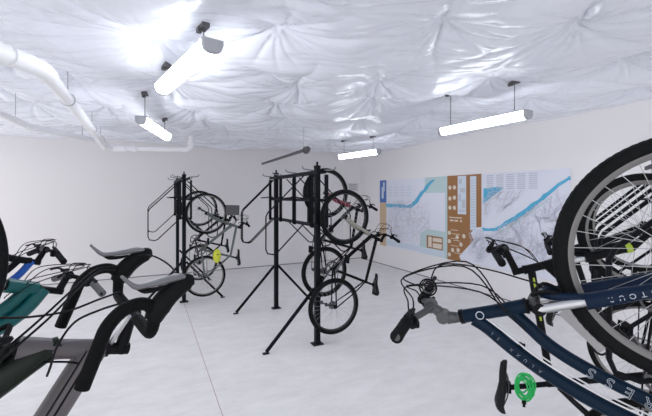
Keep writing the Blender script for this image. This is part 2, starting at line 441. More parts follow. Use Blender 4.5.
# ------------------------------------------------------------------ wall map and notice
def wall_map():
    X = RWX
    r = tag(empty('wall_map', Matrix.Translation((X, 5.58, .485))), 'wide printed trail map on the right wall with blue rivers and a brown legend panel', 'map')
    o = r.matrix_world.translation
    lay = [0]; rs_ = random.Random(8)
    def poly(name, pts, m, dx=None):
        lay[0] += .0005
        mb = MB()
        for pp in (pts if isinstance(pts[0], list) else [pts]):
            P = [on_x(a, b, X) - o for a, b in pp]
            if name == 'river': P = [p + Vector((0, rs_.uniform(-.02, .02), rs_.uniform(-.012, .012))) for p in smooth(P, 4, True)]
            for p in P: p.x = 0
            mb.prism(P, (-.002 - lay[0], 0, 0), (-.0006, 0, 0))
        return mb.build(name, m, r, sm=False)
    # sheet: Y 3.19..7.97, z .485..2.15
    Y0, Y1, z0, z1 = 7.97, 3.19, .485, 2.15
    def P3(u, v): return Vector((0, Y0 + (Y1 - Y0) * u - o.y, z0 + (z1 - z0) * v - o.z))
    MB().prism([P3(0, 0), P3(1, 0), P3(1, 1), P3(0, 1)], (-.0005, 0, 0), (-.002, 0, 0)).build('sheet', 'm_white', r, sm=False)
    def rect(name, u0, v0, u1, v1, m):
        lay[0] += .0005
        return MB().prism([P3(u0, v0), P3(u1, v0), P3(u1, v1), P3(u0, v1)], (-.002 - lay[0], 0, 0), (-.0006, 0, 0)).build(name, m, r, sm=False)
    def rects(name, L, m):
        lay[0] += .0005
        for u0, v0, u1, v1 in L: MB().prism([P3(u0, v0), P3(u1, v0), P3(u1, v1), P3(u0, v1)], (-.002 - lay[0], 0, 0), (-.0006, 0, 0)).build(name, m, r, sm=False)
    rect('photo_strip', 0, .66, .06, 1, 'm_navy'); rect('legend_strip', 0, 0, .06, .66, 'm_tan')
    rects('photo_caption', [(.018, .72, .036, .90), (.03, .83, .045, .97)], 'm_pale2')
    rect('park_area', .36, .80, .488, 1, 'm_pale')
    poly('park_area', [(421, 233), (427, 229), (446, 232), (446, 258), (419, 252)], 'm_pale')
    poly('water_border', [(386, 244.5), (445, 257), (445, 252), (386, 239)], 'm_pale2')
    river = [(387, 204), (397, 204), (408, 205), (414, 201), (421, 192), (430, 181.5), (434, 181), (424, 193), (417, 203), (410, 208), (398, 207), (387, 207)]
    poly('river', river, 'm_blue')
    lay[0] += .0005
    def line(mb, pts, w, k=0):
        for a, b in zip(pts, pts[1:]):
            d = (b - a); 
            if d.length < 1e-5: continue
            n = Vector((0, -d.z, d.y)).normalized() * (w / 2)
            mb.prism([a - n, b - n, b + n, a + n], (-.002 - lay[0], 0, 0), (-.0005, 0, 0))
    rs = random.Random(3)
    def streets(u0, u1, v0, v1, n, m, w, ok):
        mb = MB()
        for i in range(n):
            u, v = rs.uniform(u0, u1), rs.uniform(v0, v1); a = rs.choice([.25, .25 + PI / 2, 1.0, rs.uniform(0, PI)])
            pts = []
            for s in range(rs.randint(5, 16)):
                if not (u0 < u < u1 and v0 < v < v1 and ok(u, v)): break
                pts.append(P3(u, v)); a += rs.uniform(-.4, .4)
                u += .009 * math.cos(a); v += .026 * math.sin(a)
            line(mb, pts, w)
        return mb.build('street_lines', m, r, sm=False)
    streets(.07, .40, .1, .70, 110, 'm_line', .0075, lambda u, v: True); lay[0] += .0005
    streets(.07, .36, .1, .68, 26, 'm_red', .010, lambda u, v: True); lay[0] += .0005
    rects('text_block', [(.08 + .05 * i, .83 - .03 * (j % 2) + .018 * j * 0 + .02 * j - .06, .08 + .05 * i + .035, .838 + .02 * j - .06 - .03 * (j % 2)) for i in range(4) for j in range(8)], 'm_pale2')
    poly('picture_box', [(427, 247.5), (443, 250.5), (443, 237.5), (427, 235)], 'm_brown')
    poly('picture_image', [[(428.5, 246.6), (432, 247.2), (432, 237), (428.5, 236.3)], [(433, 247.6), (442, 249.2), (442, 244.3), (433, 243)], [(433, 241.5), (442, 242.7), (442, 238.7), (433, 237.6)]], 'm_cream')
    # brown legend panel and second map
    rect('legend_panel', .488, 0, .675, 1, 'm_brown')
    poly('second_map_ground', [(482, 174.5), (571, 169.2), (574, 285), (462, 261.8), (459.5, 256), (468, 247), (474, 240), (471, 233), (476, 227.5), (482, 227)], 'm_white')
    rect('header_band', .488, .0, .500, 1, 'm_pale')
    dots = []
    for u, v in [(.515, .86), (.54, .86), (.515, .73), (.54, .74), (.515, .62), (.54, .62), (.512, .32), (.512, .22), (.555, .28), (.575, .20), (.53, .12), (.56, .13), (.59, .30), (.512, .06)]:
        dots.append([(u, v)])
    lay[0] += .0005
    for d in dots:
        u, v = d[0]; c = P3(u, v)
        MB().prism([c + Vector((0, .042 * math.cos(t * PI / 7), .042 * math.sin(t * PI / 7))) for t in range(14)], (-.002 - lay[0], 0, 0), (-.0006, 0, 0)).build('legend_symbol', 'm_cream', r, sm=False)
    rects('legend_text', [(.51, .50, .58, .512), (.515, .46, .535, .48), (.54, .46, .56, .48), (.57, .46, .58, .48), (.52, .355, .56, .362), (.525, .31, .57, .317), (.52, .255, .55, .262), (.535, .235, .57, .242), (.52, .17, .56, .177), (.54, .09, .58, .097)], 'm_cream')
    rect('legend_chart', .558, .55, .602, .99, 'm_pale2')
    rects('chart_detail', [(.563, .9, .58, .96), (.57, .80, .597, .85), (.562, .7, .575, .78), (.58, .62, .598, .72), (.565, .58, .598, .60)], 'm_grey')
    rect('legend_column', .622, .38, .652, .98, 'm_pale2')
    rects('column_text', [(.626, .42 + .03 * i, .648, .43 + .03 * i) for i in range(18)], 'm_grey')
    poly('lake', [(484, 188.5), (498, 187), (504, 188), (496, 194), (490, 199), (484, 203)], 'm_blue')
    poly('river', [(484, 227.5), (494, 228), (506, 222), (518, 213.5), (530, 205), (541, 197), (555, 186), (570, 176.5), (571, 179.5), (560, 187), (548, 197), (537, 206), (524, 215), (512, 222.5), (503, 228), (495, 231.5), (484, 230.5)], 'm_blue')
    poly('river_bank', [[(497, 233), (508, 227.5), (520, 220), (520.6, 221), (508.5, 228.5), (497.5, 234)], [(526, 215), (540, 205.5), (552, 196.5), (552.6, 197.4), (540.5, 206.6), (526.5, 216)]], 'm_pale')
    lay[0] += .0005
    streets(.68, .99, .05, .82, 260, 'm_line', .0065, lambda u, v: abs(v - (.42 + (u - .70) * 1.75)) > .07); lay[0] += .0005
    streets(.615, .69, .03, .40, 60, 'm_line', .0065, lambda u, v: True); lay[0] += .0005
    streets(.68, .99, .05, .82, 30, 'm_red', .009, lambda u, v: abs(v - (.42 + (u - .70) * 1.75)) > .07); lay[0] += .0005
    rects('text_block', [(.70 + .042 * i, .97 - .02 * j, .70 + .042 * i + .03, .978 - .02 * j) for i in range(5) for j in range(8)] + [(.70 + .042 * i, .33 - .02 * j, .73 + .042 * i, .338 - .02 * j) for i in range(3) for j in range(6)], 'm_grey')
wall_map()
p0 = on_y(346.5, 183, BWY); p1 = on_y(358.5, 191.5, BWY)
r = tag(empty('notice', Matrix.Translation(((p0.x + p1.x) / 2, BWY, (p0.z + p1.z) / 2))), 'small pale paper notice on the back wall near the corner', 'notice')
MB().box((0, -.004, 0), (p1.x - p0.x, .006, p0.z - p1.z)).build('paper', 'paper', r, sm=False)
mb = MB()
for i in range(5): mb.box((0, -.0075, .08 - i * .035), (.26 - .03 * (i % 2), .001, .014))
mb.build('printed_lines', 'ink', r, sm=False)

# ------------------------------------------------------------------ vertical racks
def frame_m(pos, th, pos_z=0):
    """local x = outward (th measured from +Y towards +X), local y = along the rail, away"""
    o = Vector((math.sin(th), math.cos(th), 0)); a = Vector((-o.y, o.x, 0))
    return Matrix(((o.x, a.x, 0, pos[0]), (o.y, a.y, 0, pos[1]), (0, 0, 1, pos_z), (0, 0, 0, 1)))

def rack(pos, th, posts, rail, guards, trays, label, arms=True, braces=(), gr=.0085):
    R0 = tag(empty('bike_rack', frame_m(pos, th)), label, 'bike rack', 'black double-sided vertical bike racks')
    for y in posts:
        MB().box((0, y, 1.04), (.058, .058, 2.08)).build('post', 'rack', R0, sm=False)
        MB().box((0, y, .006), (.13, .11, .010)).build('foot_plate', 'rack', R0, sm=False)
        MB().box((0, y, 2.095), (.062, .062, .03)).box((0, y, 2.13), (.02, .02, .05)).build('post_cap', 'rack', R0, sm=False)
        for s in [q[1] for q in braces if q[0] == y]:
            MB().bar((s * .035, y, .66), (s * .62, y, .02), .035, .022, (0, 1, 0)).box((s * .625, y, .006), (.07, .045, .010)).build('brace', 'rack', R0, sm=False)
    for z in (2.03, 1.70, 1.40):
        for s in (-1, 1):
            MB().box((s * .05, (rail[0] + rail[1]) / 2, z), (.022, rail[1] - rail[0], .035 if z > 1.5 else .022)).build('rail', 'rack', R0, sm=False)
    for y, s in guards:
        pts = [(s * .05, y, 2.0), (s * .515, y, 1.545), (s * .535, y, 1.50), (s * .535, y, 1.11), (s * .515, y, 1.06), (s * .44, y, 1.045), (s * .40, y, 1.06), (s * .05, y, 1.40)]
        MB().tube(pts, gr, 8).build('guard_loop', 'rack', R0)
    for y, s in trays:
        mb = MB().box((s * .065, y, 1.69), (.006, .044, .62))
        for e in (-1, 1): mb.box((s * .078, y + e * .022, 1.69), (.028, .004, .62))
        mb.build('wheel_tray', 'rack', R0, sm=False)
        mb = MB()
        for k in range(9): mb.box((s * .0685, y, 1.43 + k * .065), (.002, .02, .035))
        mb.build('tray_slots', 'rackb', R0, sm=False)
        MB().tube(smooth([(s * .05, y, 2.05), (s * .12, y, 2.055), (s * .17, y, 2.06), (s * .19, y, 2.072), (s * .195, y, 2.095)], 3), .008, 7).build('hook', 'rackb', R0)
        MB().bar((s * .04, y, 1.735), (s * .22, y, 1.72), .03, .016).build('hook_arm', 'rack', R0, sm=False)
    return R0
rack((1.807, 3.96), PI / 2, (0, 1.54), (-.12, 1.70), [(.30, -1), (1.50, -1), (1.58, -1), (.15, 1), (.70, 1), (1.2, 1)], [(-.09, 1), (.43, 1), (.0 + .98, 1), (.55, -1), (1.1, -1), (1.60, -1), (-.02, -1)],
     'black double-sided vertical bike rack in the middle of the room, two bicycles on its right', braces=((0, -1), (1.54, -1), (1.54, 1)))
rack((.545, 6.49), PI / 2, (0, 1.45), (-.34, 1.62), [(-.08, -1), (1.45, -1), (-.02, 1), (.6, 1), (1.0, 1)], [(-.31, 1), (.71, 1), (.2, -1), (1.0, -1), (-.25, -1)],
     'black vertical bike rack standing at the left of the back wall', braces=((0, -1), (0, 1), (1.45, 1)))
RR = Vector((1.55, .15)); th_r = math.radians(-30)
# right-hand rack: local y runs away from the room (-rail direction), so t = -y
R3 = rack((RR.x, RR.y), th_r, (-3.3, .62), (-3.5, .8), [(-.41, 1), (-1.1, 1), (-1.5, 1), (-2.02, 1), (-2.5, 1)], [(0, 1), (-1.0, 1), (-1.9, 1), (-2.6, 1)],
     'black vertical bike rack at the right edge, holding the navy bicycle', braces=(), gr=.011)
rack((-.60 - .35 * .956, 1.16 - .35 * .295), math.radians(73), (-.75, 2.4), (-.9, 2.6), [(.25, 1), (1.25, 1), (1.9, 1)], [(0, 1), (1.0, 1), (1.5, 1)],
     'black vertical bike rack beyond the left edge, holding the grey road bicycle', braces=())

# ------------------------------------------------------------------ bicycles
wheel_cache = {}
def wheel_parts(R, rt, tread, spokes, deep):
    key = (round(R, 3), rt, tread, spokes, deep)
    if key in wheel_cache: return wheel_cache[key]
    n = 12; rc = R - rt; prof = []
    for j in range(n):
        a = 2 * PI * j / n; prof.append((rc + rt * math.cos(a), rt * math.sin(a)))
    seg = 96
    disp = None
    if tread == 'block':
        seg = 288
        disp = lambda i, q: (.0004 if ((i + (q % 2) * 1) % 3) else -.0006) if q in (0, 1, 2, 10, 11) else 0
    elif tread == 'knob':
        seg = 240
        disp = lambda i, q: (.004 if ((i + 2 * (q % 2)) % 4) < 2 else -.001) if q in (0, 1, 2, 10, 11) else 0
    tire = MB().lathe(prof, seg, disp=disp).mesh('tire')
    ro = rc - rt * .55; w = rt * .62
    rim = MB().lathe([(ro + .006, w), (ro + .006, -w), (ro - .004, -w), (ro - deep * .5, -w * .95), (ro - deep, -w * .35), (ro - deep, w * .35), (ro - deep * .5, w * .95), (ro - .004, w)], 96).mesh('rim')
    hub = MB().lathe([(0, -.05), (.006, -.05), (.006, -.036), (.026, -.036), (.026, -.031), (.012, -.026), (.012, .026), (.026, .031), (.026, .036), (.006, .036), (.006, .05), (0, .05)], 20, closed=False).mesh('hub')
    sp = MB()
    for k in range(spokes):
        a = 2 * PI * k / spokes; s = 1 if k % 2 else -1; b = a + (.95 if (k // 2) % 2 else -.95)
        sp.tube([(.024 * math.cos(b), s * .033, .024 * math.sin(b)), ((ro - deep + .002) * math.cos(a), 0, (ro - deep + .002) * math.sin(a))], .0011, 5)
    sp = sp.mesh('spokes')
    wheel_cache[key] = (tire, rim, hub, sp)
    return wheel_cache[key]

def bicycle(label, H, th, ph=0., ro=0., dl=0., group='bicycles hung upright on the racks', **k):
    """vertical hanging bicycle. local x forward, y left, z up; origin at the front axle"""
    g = lambda n, d: k.get(n, d)
    o = Vector((math.sin(th), math.cos(th), 0)); Z = Vector((0, 0, 1))
    f = Z * math.cos(ph) + o * math.sin(ph); u = o * math.cos(ph) - Z * math.sin(ph); s = u.cross(f)
    f2 = f * math.cos(ro) + s * math.sin(ro); s2 = s * math.cos(ro) - f * math.sin(ro)
    mw = Matrix(((f2.x, s2.x, u.x, H[0]), (f2.y, s2.y, u.y, H[1]), (f2.z, s2.z, u.z, H[2]), (0, 0, 0, 1)))
    B = tag(empty('bicycle', mw), label, 'bicycle', group)
    R = g('R', .335); rt = g('rt', .022); wb = g('wb', 1.04); off = g('off', .045)
    hang = math.radians(g('hang', 71)); ax = Vector((-math.cos(hang), 0, math.sin(hang))); p0 = Vector((-off / math.sin(hang), 0, 0)); fw = Vector((math.sin(hang), 0, math.cos(hang)))
    rot = Matrix.Rotation(-dl, 4, ax)
    def ST(p): return p0 + (rot @ (Vector(p) - p0))
    def A(a): return p0 + ax * a
    det = g('detail', 1)
    a0, a1 = g('a0', .40), g('a1', .54)
    fm = g('fm', 'black')
    # wheels
    tread = g('tread', None)
    tire, rim, hub, sp = wheel_parts(R, rt, tread, g('spokes', 28), g('deep', .02))
    for nm, pos, st in (('front_wheel', Vector((0, 0, 0)), True), ('rear_wheel', Vector((-wb, 0, g('rdz', 0))), False)):
        w = inst(rim if not g('rimmat', None) else rim, nm, B)
        if not rim.materials: rim.materials.append(M[g('rimm', 'rimb')])
        if st: w.matrix_local = Matrix.Translation(p0) @ rot @ Matrix.Translation(-p0)
        else: w.location = pos
        for me, n2, mm in ((tire, 'tire', g('tirem', 'rubber')), (hub, 'hub', g('hubm', 'blackm')), (sp, 'spokes', 'spoke')):
            if not me.materials: me.materials.append(M[mm])
            inst(me, n2, w)
    # fork
    cr = A(a0 - .025); ft = g('ft', .014); fs = .052 + rt * .3
    if g('susp', 0):
        mb = MB(ST)
        for sd in (-1, 1):
            top = A(a0 - .04) + Vector((0, sd * fs, 0)); low = A(.17) + Vector((0, sd * fs, 0)) ; d = Vector((0.0, sd * fs, 0))
            mb.tube([A(.20) + d, A(.08) + d, Vector((.0, sd * fs * .95, 0))], [.021, .020, .012], 12)
        arch = [A(.20) + Vector((0, -fs, 0)), A(R + .0) + Vector((.0, -fs, 0)), A(R + .04) + Vector((.02, -fs * .5, 0)), A(R + .04) + Vector((.02, fs * .5, 0)), A(R) + Vector((0, fs, 0)), A(.20) + Vector((0, fs, 0))]
        arch = [A(.20) + Vector((0, -fs, 0)), A(.29) + Vector((.01, -fs, 0)), A(R + .03) + Vector((.03, -fs * .6, 0)), A(R + .035) + Vector((.03, fs * .6, 0)), A(.29) + Vector((.01, fs, 0)), A(.20) + Vector((0, fs, 0))]
        for sd in (-1, 1):
            d = Vector((0, sd * fs, 0)); mb.tube([A(.29) + d, A(.18) + d], [.024, .022], 12)
        mb.stube(arch, .013, 8, 4)
        fk = mb.build('fork', g('forkm', fm), B)
        mb = MB(ST)
        for sd in (-1, 1): mb.tube([A(a0 - .03) + Vector((0, sd * fs, 0)), A(.25) + Vector((0, sd * fs, 0))], .0150, 12)
        mb.build('fork_stanchions', 'alu', fk)
        MB(ST).tube([A(a0 - .035) + Vector((0, -fs - .014, 0)), A(a0 - .025) + Vector((0, -fs * .4, 0)), A(a0 - .02), A(a0 - .025) + Vector((0, fs * .4, 0)), A(a0 - .035) + Vector((0, fs + .014, 0))], .019, 12).tube([A(a0 - .03), A(a0)], .02, 12).build('fork_crown', 'black', fk)
    else:
        mb = MB(ST)
        for sd in (-1, 1):
            mb.stube([cr, cr + Vector((0, sd * fs * .8, 0)) - ax * .02, A(a0 - .10) + Vector((0, sd * fs, 0)), A(.16) + Vector((.008, sd * fs, 0)), Vector((0, sd * .05, 0))], [ft * 1.25, ft * 1.2, ft * 1.1, ft, ft * .7], 10, 5, flat=((1, 0, 0), 1.25))
        mb.tube([A(a0 - .05), A(a0)], .018, 12)
        fk = mb.build('fork', g('forkm', fm), B)
    # frame
    bb = Vector(g('bb', (-wb + .43, 0, -.065))); stp = Vector(g('seat_top', (-wb + .30, 0, .40)))
    ra = Vector((-wb, 0, g('rdz', 0))); tr = g('tr', .019); dr = g('dr', .022)
    mb = MB()
    mb.tube([A(a0), A((a0 + a1) / 2), A(a1)], g('hr', [.024, .021, .022]), 14)
    htt = A(a1 - .028); htd = A(a0 + .03)
    style = g('style', 'diamond')
    if g('tt', None): mb.stube(g('tt', None), g('ttr', tr), 12, 8)
    else: mb.tube([htt, htt.lerp(stp, .5) , stp], [tr * 1.05, tr, tr * .9], 12)
    if not g('dtm', None):
        if g('dt', None): mb.stube(g('dt', None), g('dtr', dr), 12, 8)
        else: mb.tube([htd, htd.lerp(bb, .5), bb], [dr * 1.1, dr, dr], 12)
    mb.tube([bb, stp + (stp - bb).normalized() * .02], .0165, 12)
    mb.tube([bb - Vector((0, .036, 0)), bb + Vector((0, .036, 0))], .024, 14)
    for sd in (-1, 1):
        y = .068
        mb.stube([bb + Vector((-.02, sd * .022, 0)), bb.lerp(ra, .35) + Vector((0, sd * (.035 + rt * .3), 0)), ra + Vector((0, sd * y, 0))], [.012, .010, .008], 8, 5)
        mb.stube([stp + Vector((-.01, sd * .018, -.03)), stp.lerp(ra, .4) + Vector((0, sd * (.032 + rt * .4), 0)), ra + Vector((0, sd * y, 0))], [.009, .0085, .007], 8, 5)
    FR = mb.build('frame', fm, B)
    if g('dtm', None): MB().tube(smooth(g('dt', [htd, htd.lerp(bb, .5), bb]), 6), g('dtr', dr), 14).build('down_tube', g('dtm', fm), FR)
    # headset
    MB().tube([A(a0 - .008), A(a0 + .002)], .025, 14).build('headset', 'black', B)
    MB().tube([A(a1 - .002), A(a1 + .012)], .024, 14).build('headset', 'black', B)
    # seat post and saddle
    sdir = (stp - bb).normalized(); sx = g('saddle_h', .22); sc = stp + sdir * sx
    MB().tube([stp, sc], .0135, 12).box(sc + Vector((0, 0, .01)), (.05, .045, .022)).build('seatpost', g('spm', 'black'), B)
    mb = MB(); sl = g('sadl', .265)
    secs = [(-.5, .055, .000, .022), (-.47, .070, .014, .030), (-.35, .075, .018, .036), (-.15, .056, .008, .034), (.05, .032, .000, .030), (.25, .022, .000, .028), (.44, .019, -.004, .026), (.5, .009, -.012, .014)]
    vs = []; fs = []; n = 12
    for t, w, dz, hh in secs:
        for j in range(n):
            a = 2 * PI * j / n; c_, s_ = math.cos(a), math.sin(a)
            vs.append(sc + Vector((t * sl + .01, w * g('sadw', 1) * c_, .045 + dz + hh * (s_ * .45 if s_ > 0 else s_ * .8) - (.012 * c_ * c_))))
    for i in range(len(secs) - 1):
        for j in range(n): fs.append((i * n + j, i * n + (j + 1) % n, (i + 1) * n + (j + 1) % n, (i + 1) * n + j))
    fs += [tuple(range(n)), tuple((len(secs) - 1) * n + j for j in range(n))]
    sad = mb.add(vs, fs).build('saddle', 'saddle', B)
    mb = MB()
    for sd in (-1, 1): mb.stube([sc + Vector((-.10, sd * .03, .04)), sc + Vector((-.03, sd * .022, .015)), sc + Vector((.05, sd * .022, .015)), sc + Vector((.11, sd * .012, .035))], .0035, 6, 4)
    mb.build('saddle_rails', 'alud', sad)
    # drivetrain (right side = -y)
    cs = Vector((0, -.05, 0)); cr_r = g('ring', .088)
    mb = MB().lathe([(cr_r, -.002), (cr_r, .002), (cr_r - .014, .002), (cr_r - .014, -.002)], 44, bb + cs, disp=lambda i, q: .003 if (i % 2 and q < 2) else 0)
    for i in range(5):
        a = 2 * PI * i / 5 + .3; mb.bar(bb + cs, bb + cs + Vector((math.cos(a), 0, math.sin(a))) * (cr_r - .01), .014, .005, (0, 1, 0))
    mb.tube([bb + Vector((0, -.075, 0)), bb + Vector((0, .07, 0))], .011, 10)
    ca = g('crank', .5)
    pos = []
    for sd in (-1, 1):
        d = Vector((math.cos(ca), 0, math.sin(ca))) * (.17 * sd); y = Vector((0, sd * .072, 0))
        mb.tube([bb + y * .95, bb + d * .5 + y, bb + d + y * 1.1], [.014, .011, .012], 8); pos.append(bb + d + y * 1.1)
    CR = mb.build('crankset', g('crm', 'alud'), B)
    for p, sd in zip(pos, (-1, 1)):
        pc = p + Vector((0, sd * .06, 0))
        mb = MB().tube([p, p + Vector((0, sd * .1, 0))], .007, 8)
        for e in (-1, 1): mb.box(pc + Vector((e * .038, 0, 0)), (.016, .09, .024))
        for e in (-1, 0, 1): mb.box(pc + Vector((0, e * .04, 0)), (.07, .010, .020))
        mb.build('pedal', 'blackm', CR, sm=False)
    mb = MB()
    for q in range(5): 
        rr = .05 - q * .006; y = -.045 + q * .005
        mb.lathe([(.015, y - .001), (rr, y - .001), (rr, y + .001), (.015, y + .001)], 24, ra)
    mb.build('cassette', 'alud', B)
    dm = ra + Vector((-.0, -.055, -.075)); dm2 = ra + Vector((.03, -.05, -.145))
    mb = MB().bar(ra + Vector((-.01, -.065, -.02)), dm, .018, .022, (0, 1, 0)).bar(dm, dm2, .012, .014, (0, 1, 0))
    for c_ in (dm, dm2): mb.lathe([(.0, -.005), (.022, -.005), (.022, .005), (0, .005)], 16, c_, closed=False)
    mb.build('rear_derailleur', 'alud', B)
    ch = [ra + Vector((0, -.045, .045)), bb + cs + Vector((0, 0, cr_r)), bb + cs + Vector((cr_r * .72, 0, cr_r * .72)), bb + cs + Vector((cr_r, 0, 0)), bb + cs + Vector((cr_r * .7, 0, -cr_r * .7)), bb + cs + Vector((0, 0, -cr_r)), dm2 + Vector((.01, 0, -.022)), dm2 + Vector((-.022, 0, 0)), dm + Vector((.022, 0, .0)), dm + Vector((0, 0, .022)), ra + Vector((-.045, -.045, 0))]
    MB().tube(ch, .004, 6, closed=True).build('chain', 'blackm', B)
    # rim brakes
    mb = MB(ST); y = Vector((0, .035, 0)); cb = A(R + .005) + fw * .03
    for sd in (-1, 1): mb.stube([A(a0 - .03) + fw * .03, A(R + .02) + fw * .045 + y * sd * 1.5, A(R - .02) + fw * .02 + y * sd], .007, 6, 4).box(A(R - .025) + fw * .005 + y * sd * .8, (.05, .012, .012))
    mb.build('front_brake', 'blackm', B)
    # stem and bar
    sl_, sr = g('stem_len', .09), g('stem_up', .02); aS = g('aS', a1 + .045)
    sb = A(aS); C = sb + fw * sl_ + ax * sr
    mb = MB(ST).tube([A(a1 + .01), sb + ax * .022], .0175, 12)
    if g('adj', 0):
        k1 = sb + fw * .012 + ax * .03
        mb.stube([sb - ax * .01, sb + fw * .01 + ax * .025, k1 + fw * .02 + ax * .012, C], [.019, .021, .019, .016], 12, 5)
        mb.lathe([(0, -.026), (.021, -.026), (.021, .026), (0, .026)], 16, k1, closed=False)
    else:
        mb.tube([sb - fw * .012, C], [.019, .017], 12)
    mb.tube([C - Vector((0, .024, 0)), C + Vector((0, .024, 0))], .0215, 14)
    SM = mb.build('stem', g('stemm', 'black'), B)
    if g('bar', 'flat') == 'flat':
        rise, sweep, hw = g('rise', .03), g('sweep', .05), g('hw', .30)
        barp = {}
        mb = MB(ST)
        up = ax.copy(); bk = -fw
        for sd in (-1, 1):
            pts = [C, C + Vector((0, sd * .05, 0)), C + Vector((0, sd * .12, 0)) + up * rise * .9 + bk * .005, C + Vector((0, sd * hw * .55, 0)) + up * rise + bk * sweep * .25, C + Vector((0, sd * hw, 0)) + up * rise + bk * sweep]
            barp[sd] = smooth(pts, 6); mb.tube(barp[sd], [.0135, .0115, .0112, .0112, .0112], 10)
        HB = mb.build('handlebar', g('barm', 'black'), B)
        for sd in (-1, 1):
            P = barp[sd]; e = P[-1]; d = (P[-1] - P[-3]).normalized(); gs = e - d * g('gripl', .125)
            mb = MB(ST); m_ = 14
            pts = [gs + d * (.125 * i / m_) * (g('gripl', .125) / .125) for i in range(m_ + 1)]
            rr = [.0195] + [.0172 + (.0012 if i % 2 else 0) + .0015 * abs(i / m_ - .5) for i in range(1, m_)] + [.0185]
            mb.tube(pts, rr, 14); mb.lathe([(0.0, 0)], 3) if False else None
            mb.build('grip', g('gripm', 'grip'), HB)
            lv = gs - d * .018
            dn = (fw * .62 - ax * .55).normalized() if not g('levup', 0) else (fw * .8 - ax * .2).normalized()
            mb = MB(ST).tube([lv - d * .010, lv + d * .010], .0185, 12)
            mb.tube([lv + dn * .012, lv + dn * .035 - d * .012], [.013, .011], 10).tube([lv + dn * .03 - d * .045, lv + dn * .036 + d * .02], [.007, .010], 10)
            BL = mb.build('brake_lever', 'blackm', HB)
            MB(ST).stube([lv + dn * .036 + d * .008, lv + dn * .055 + d * .04, lv + dn * .06 + d * .085, lv + dn * .062 + d * .125], [.008, .0075, .007, .0085], 8, 5, flat=(tuple(dn), .6)).build('lever_blade', g('levm', 'blackm'), BL)
            sv = lv - d * .03
            mb = MB(ST).tube([sv - d * .012, sv + d * .008], .018, 12).ball(sv - dn * .005 - fw * .012 - ax * .012, .020, 10, 7, (1, 1.2, .8)).stube([sv - ax * .02, sv - ax * .03 + d * .02 - fw * .01, sv - ax * .032 + d * .045 - fw * .015], [.006, .006, .008], 8, 3)
            mb.build('shifter', 'blackm', HB)
            bulge = g('bulge', .17)
            for q, (st_, en, mm) in enumerate(((lv + dn * .03 - d * .045, A(a0 + .06) + Vector((0, sd * .028, 0)), 'cable'), (sv - d * .02 + fw * .012, htd + Vector((-.06, sd * .03, -.03)), 'cable'))[:g('ncab', 2)]):
                st_ = ST(st_)
                bl = bulge * (1 - .25 * q)
                mid1 = st_ - Vector((0, sd * .10, 0)) + fw * bl * .62 + ax * .03 * (1 - q); mid2 = (st_ * .25 + en * .75) + fw * bl + ax * .01
                MB().stube([st_, st_ - (rot @ d) * .03 + fw * .03, mid1, mid2, en + fw * .02 + ax * .01, en], .0026, 6, 6).build('cable', mm, B)
        B['_c'] = 0; del B['_c']
    else:
        hw = g('hw', .20)
        for_ = fw; 
        def P(fv, uv, s_): return C + Vector((fv, s_, uv))
        HBm = MB(ST); HBm.tube([P(0, 0, -hw + .03), P(0, 0, hw - .03)], .0145, 12)
        HB = HBm.build('handlebar', 'black', B)
        for sd in (-1, 1):
            y = sd * hw
            path = [P(0, 0, sd * .07), P(0, 0, y - sd * .035), P(.012, .0, y - sd * .010), P(.05, -.002, y), P(.082, -.016, y), P(.092, -.045, y + sd * .002), P(.078, -.085, y + sd * .005), P(.04, -.115, y + sd * .008), P(-.01, -.128, y + sd * .01), P(-.105, -.150, y + sd * .012)]
            sp_ = smooth(path, 6)
            MB(ST).tube(sp_, [.0165] * 3 + [.0175] * 8, 12).build('bar_tape', 'tape', HB)
            mb = MB(ST).stube([P(.045, -.004, y), P(.078, .008, y), P(.108, .028, y - sd * .002), P(.132, .055, y - sd * .004), P(.146, .078, y - sd * .006), P(.150, .094, y - sd * .006)], [.024, .031, .0295, .027, .025, .015], 14, 5, flat=((0, 1, 0), .82))
            HO = mb.build('brake_hood', 'hood', HB)
            mb = MB(ST).stube([P(.158, .074, y - sd * .006), P(.160, .045, y - sd * .004), P(.150, .005, y), P(.142, -.035, y + sd * .004), P(.140, -.062, y + sd * .008), P(.154, -.084, y + sd * .012), P(.170, -.102, y + sd * .015)], [.012, .0165, .0145, .011, .0125, .0085, .0065], 12, 5, flat=((1, 0, 0), .62))
            LV = mb.build('brake_lever', g('lvm', 'lever'), HO)
            MB(ST).stube([P(.138, .02, y), P(.130, -.01, y + sd * .004), P(.128, -.04, y + sd * .006), P(.134, -.06, y + sd * .008)], [.006, .010, .012, .004], 10, 4, flat=((1, 0, 0), .6)).build('shift_paddle', 'blackm', HO)
            for q in range(g('ncab', 2)):
                st_ = ST(P(.02, .015, y - sd * .04)); en = A(a0 + .03 + .06 * q) + Vector((-.02, sd * .03 * (1 - q), 0))
                stt = ST(P(.0, .012, sd * .06))
                MB().stube([st_, stt + fw * .02 + ax * .01, stt.lerp(en, .5) + fw * (.05 + .03 * q) + Vector((0, -sd * .02, 0)), en + fw * .03, en - Vector((.16, 0, 0))], .0027, 6, 6).build('cable', 'cable', B)
    B['_k'] = 0; del B['_k']
    info = dict(root=B, A=A, ST=ST, fw=fw, ax=ax, frame=FR, fork=fk, C=C, sc=sc, bb=bb, stp=stp, mw=mw, stem=SM, bar=HB)
    return info

def loc_pt(info, w): return info['mw'].inverted() @ Vector(w)
def plane_pt(info, px, py, y=0.):
    """point of the bicycle's own mid-plane seen at a pixel, in the bicycle's coordinates"""
    inv = info.inverted(); o = inv @ EYE; d = inv.to_3x3() @ ray(px, py)
    t = (y - o.y) / d.y; return o + d * t
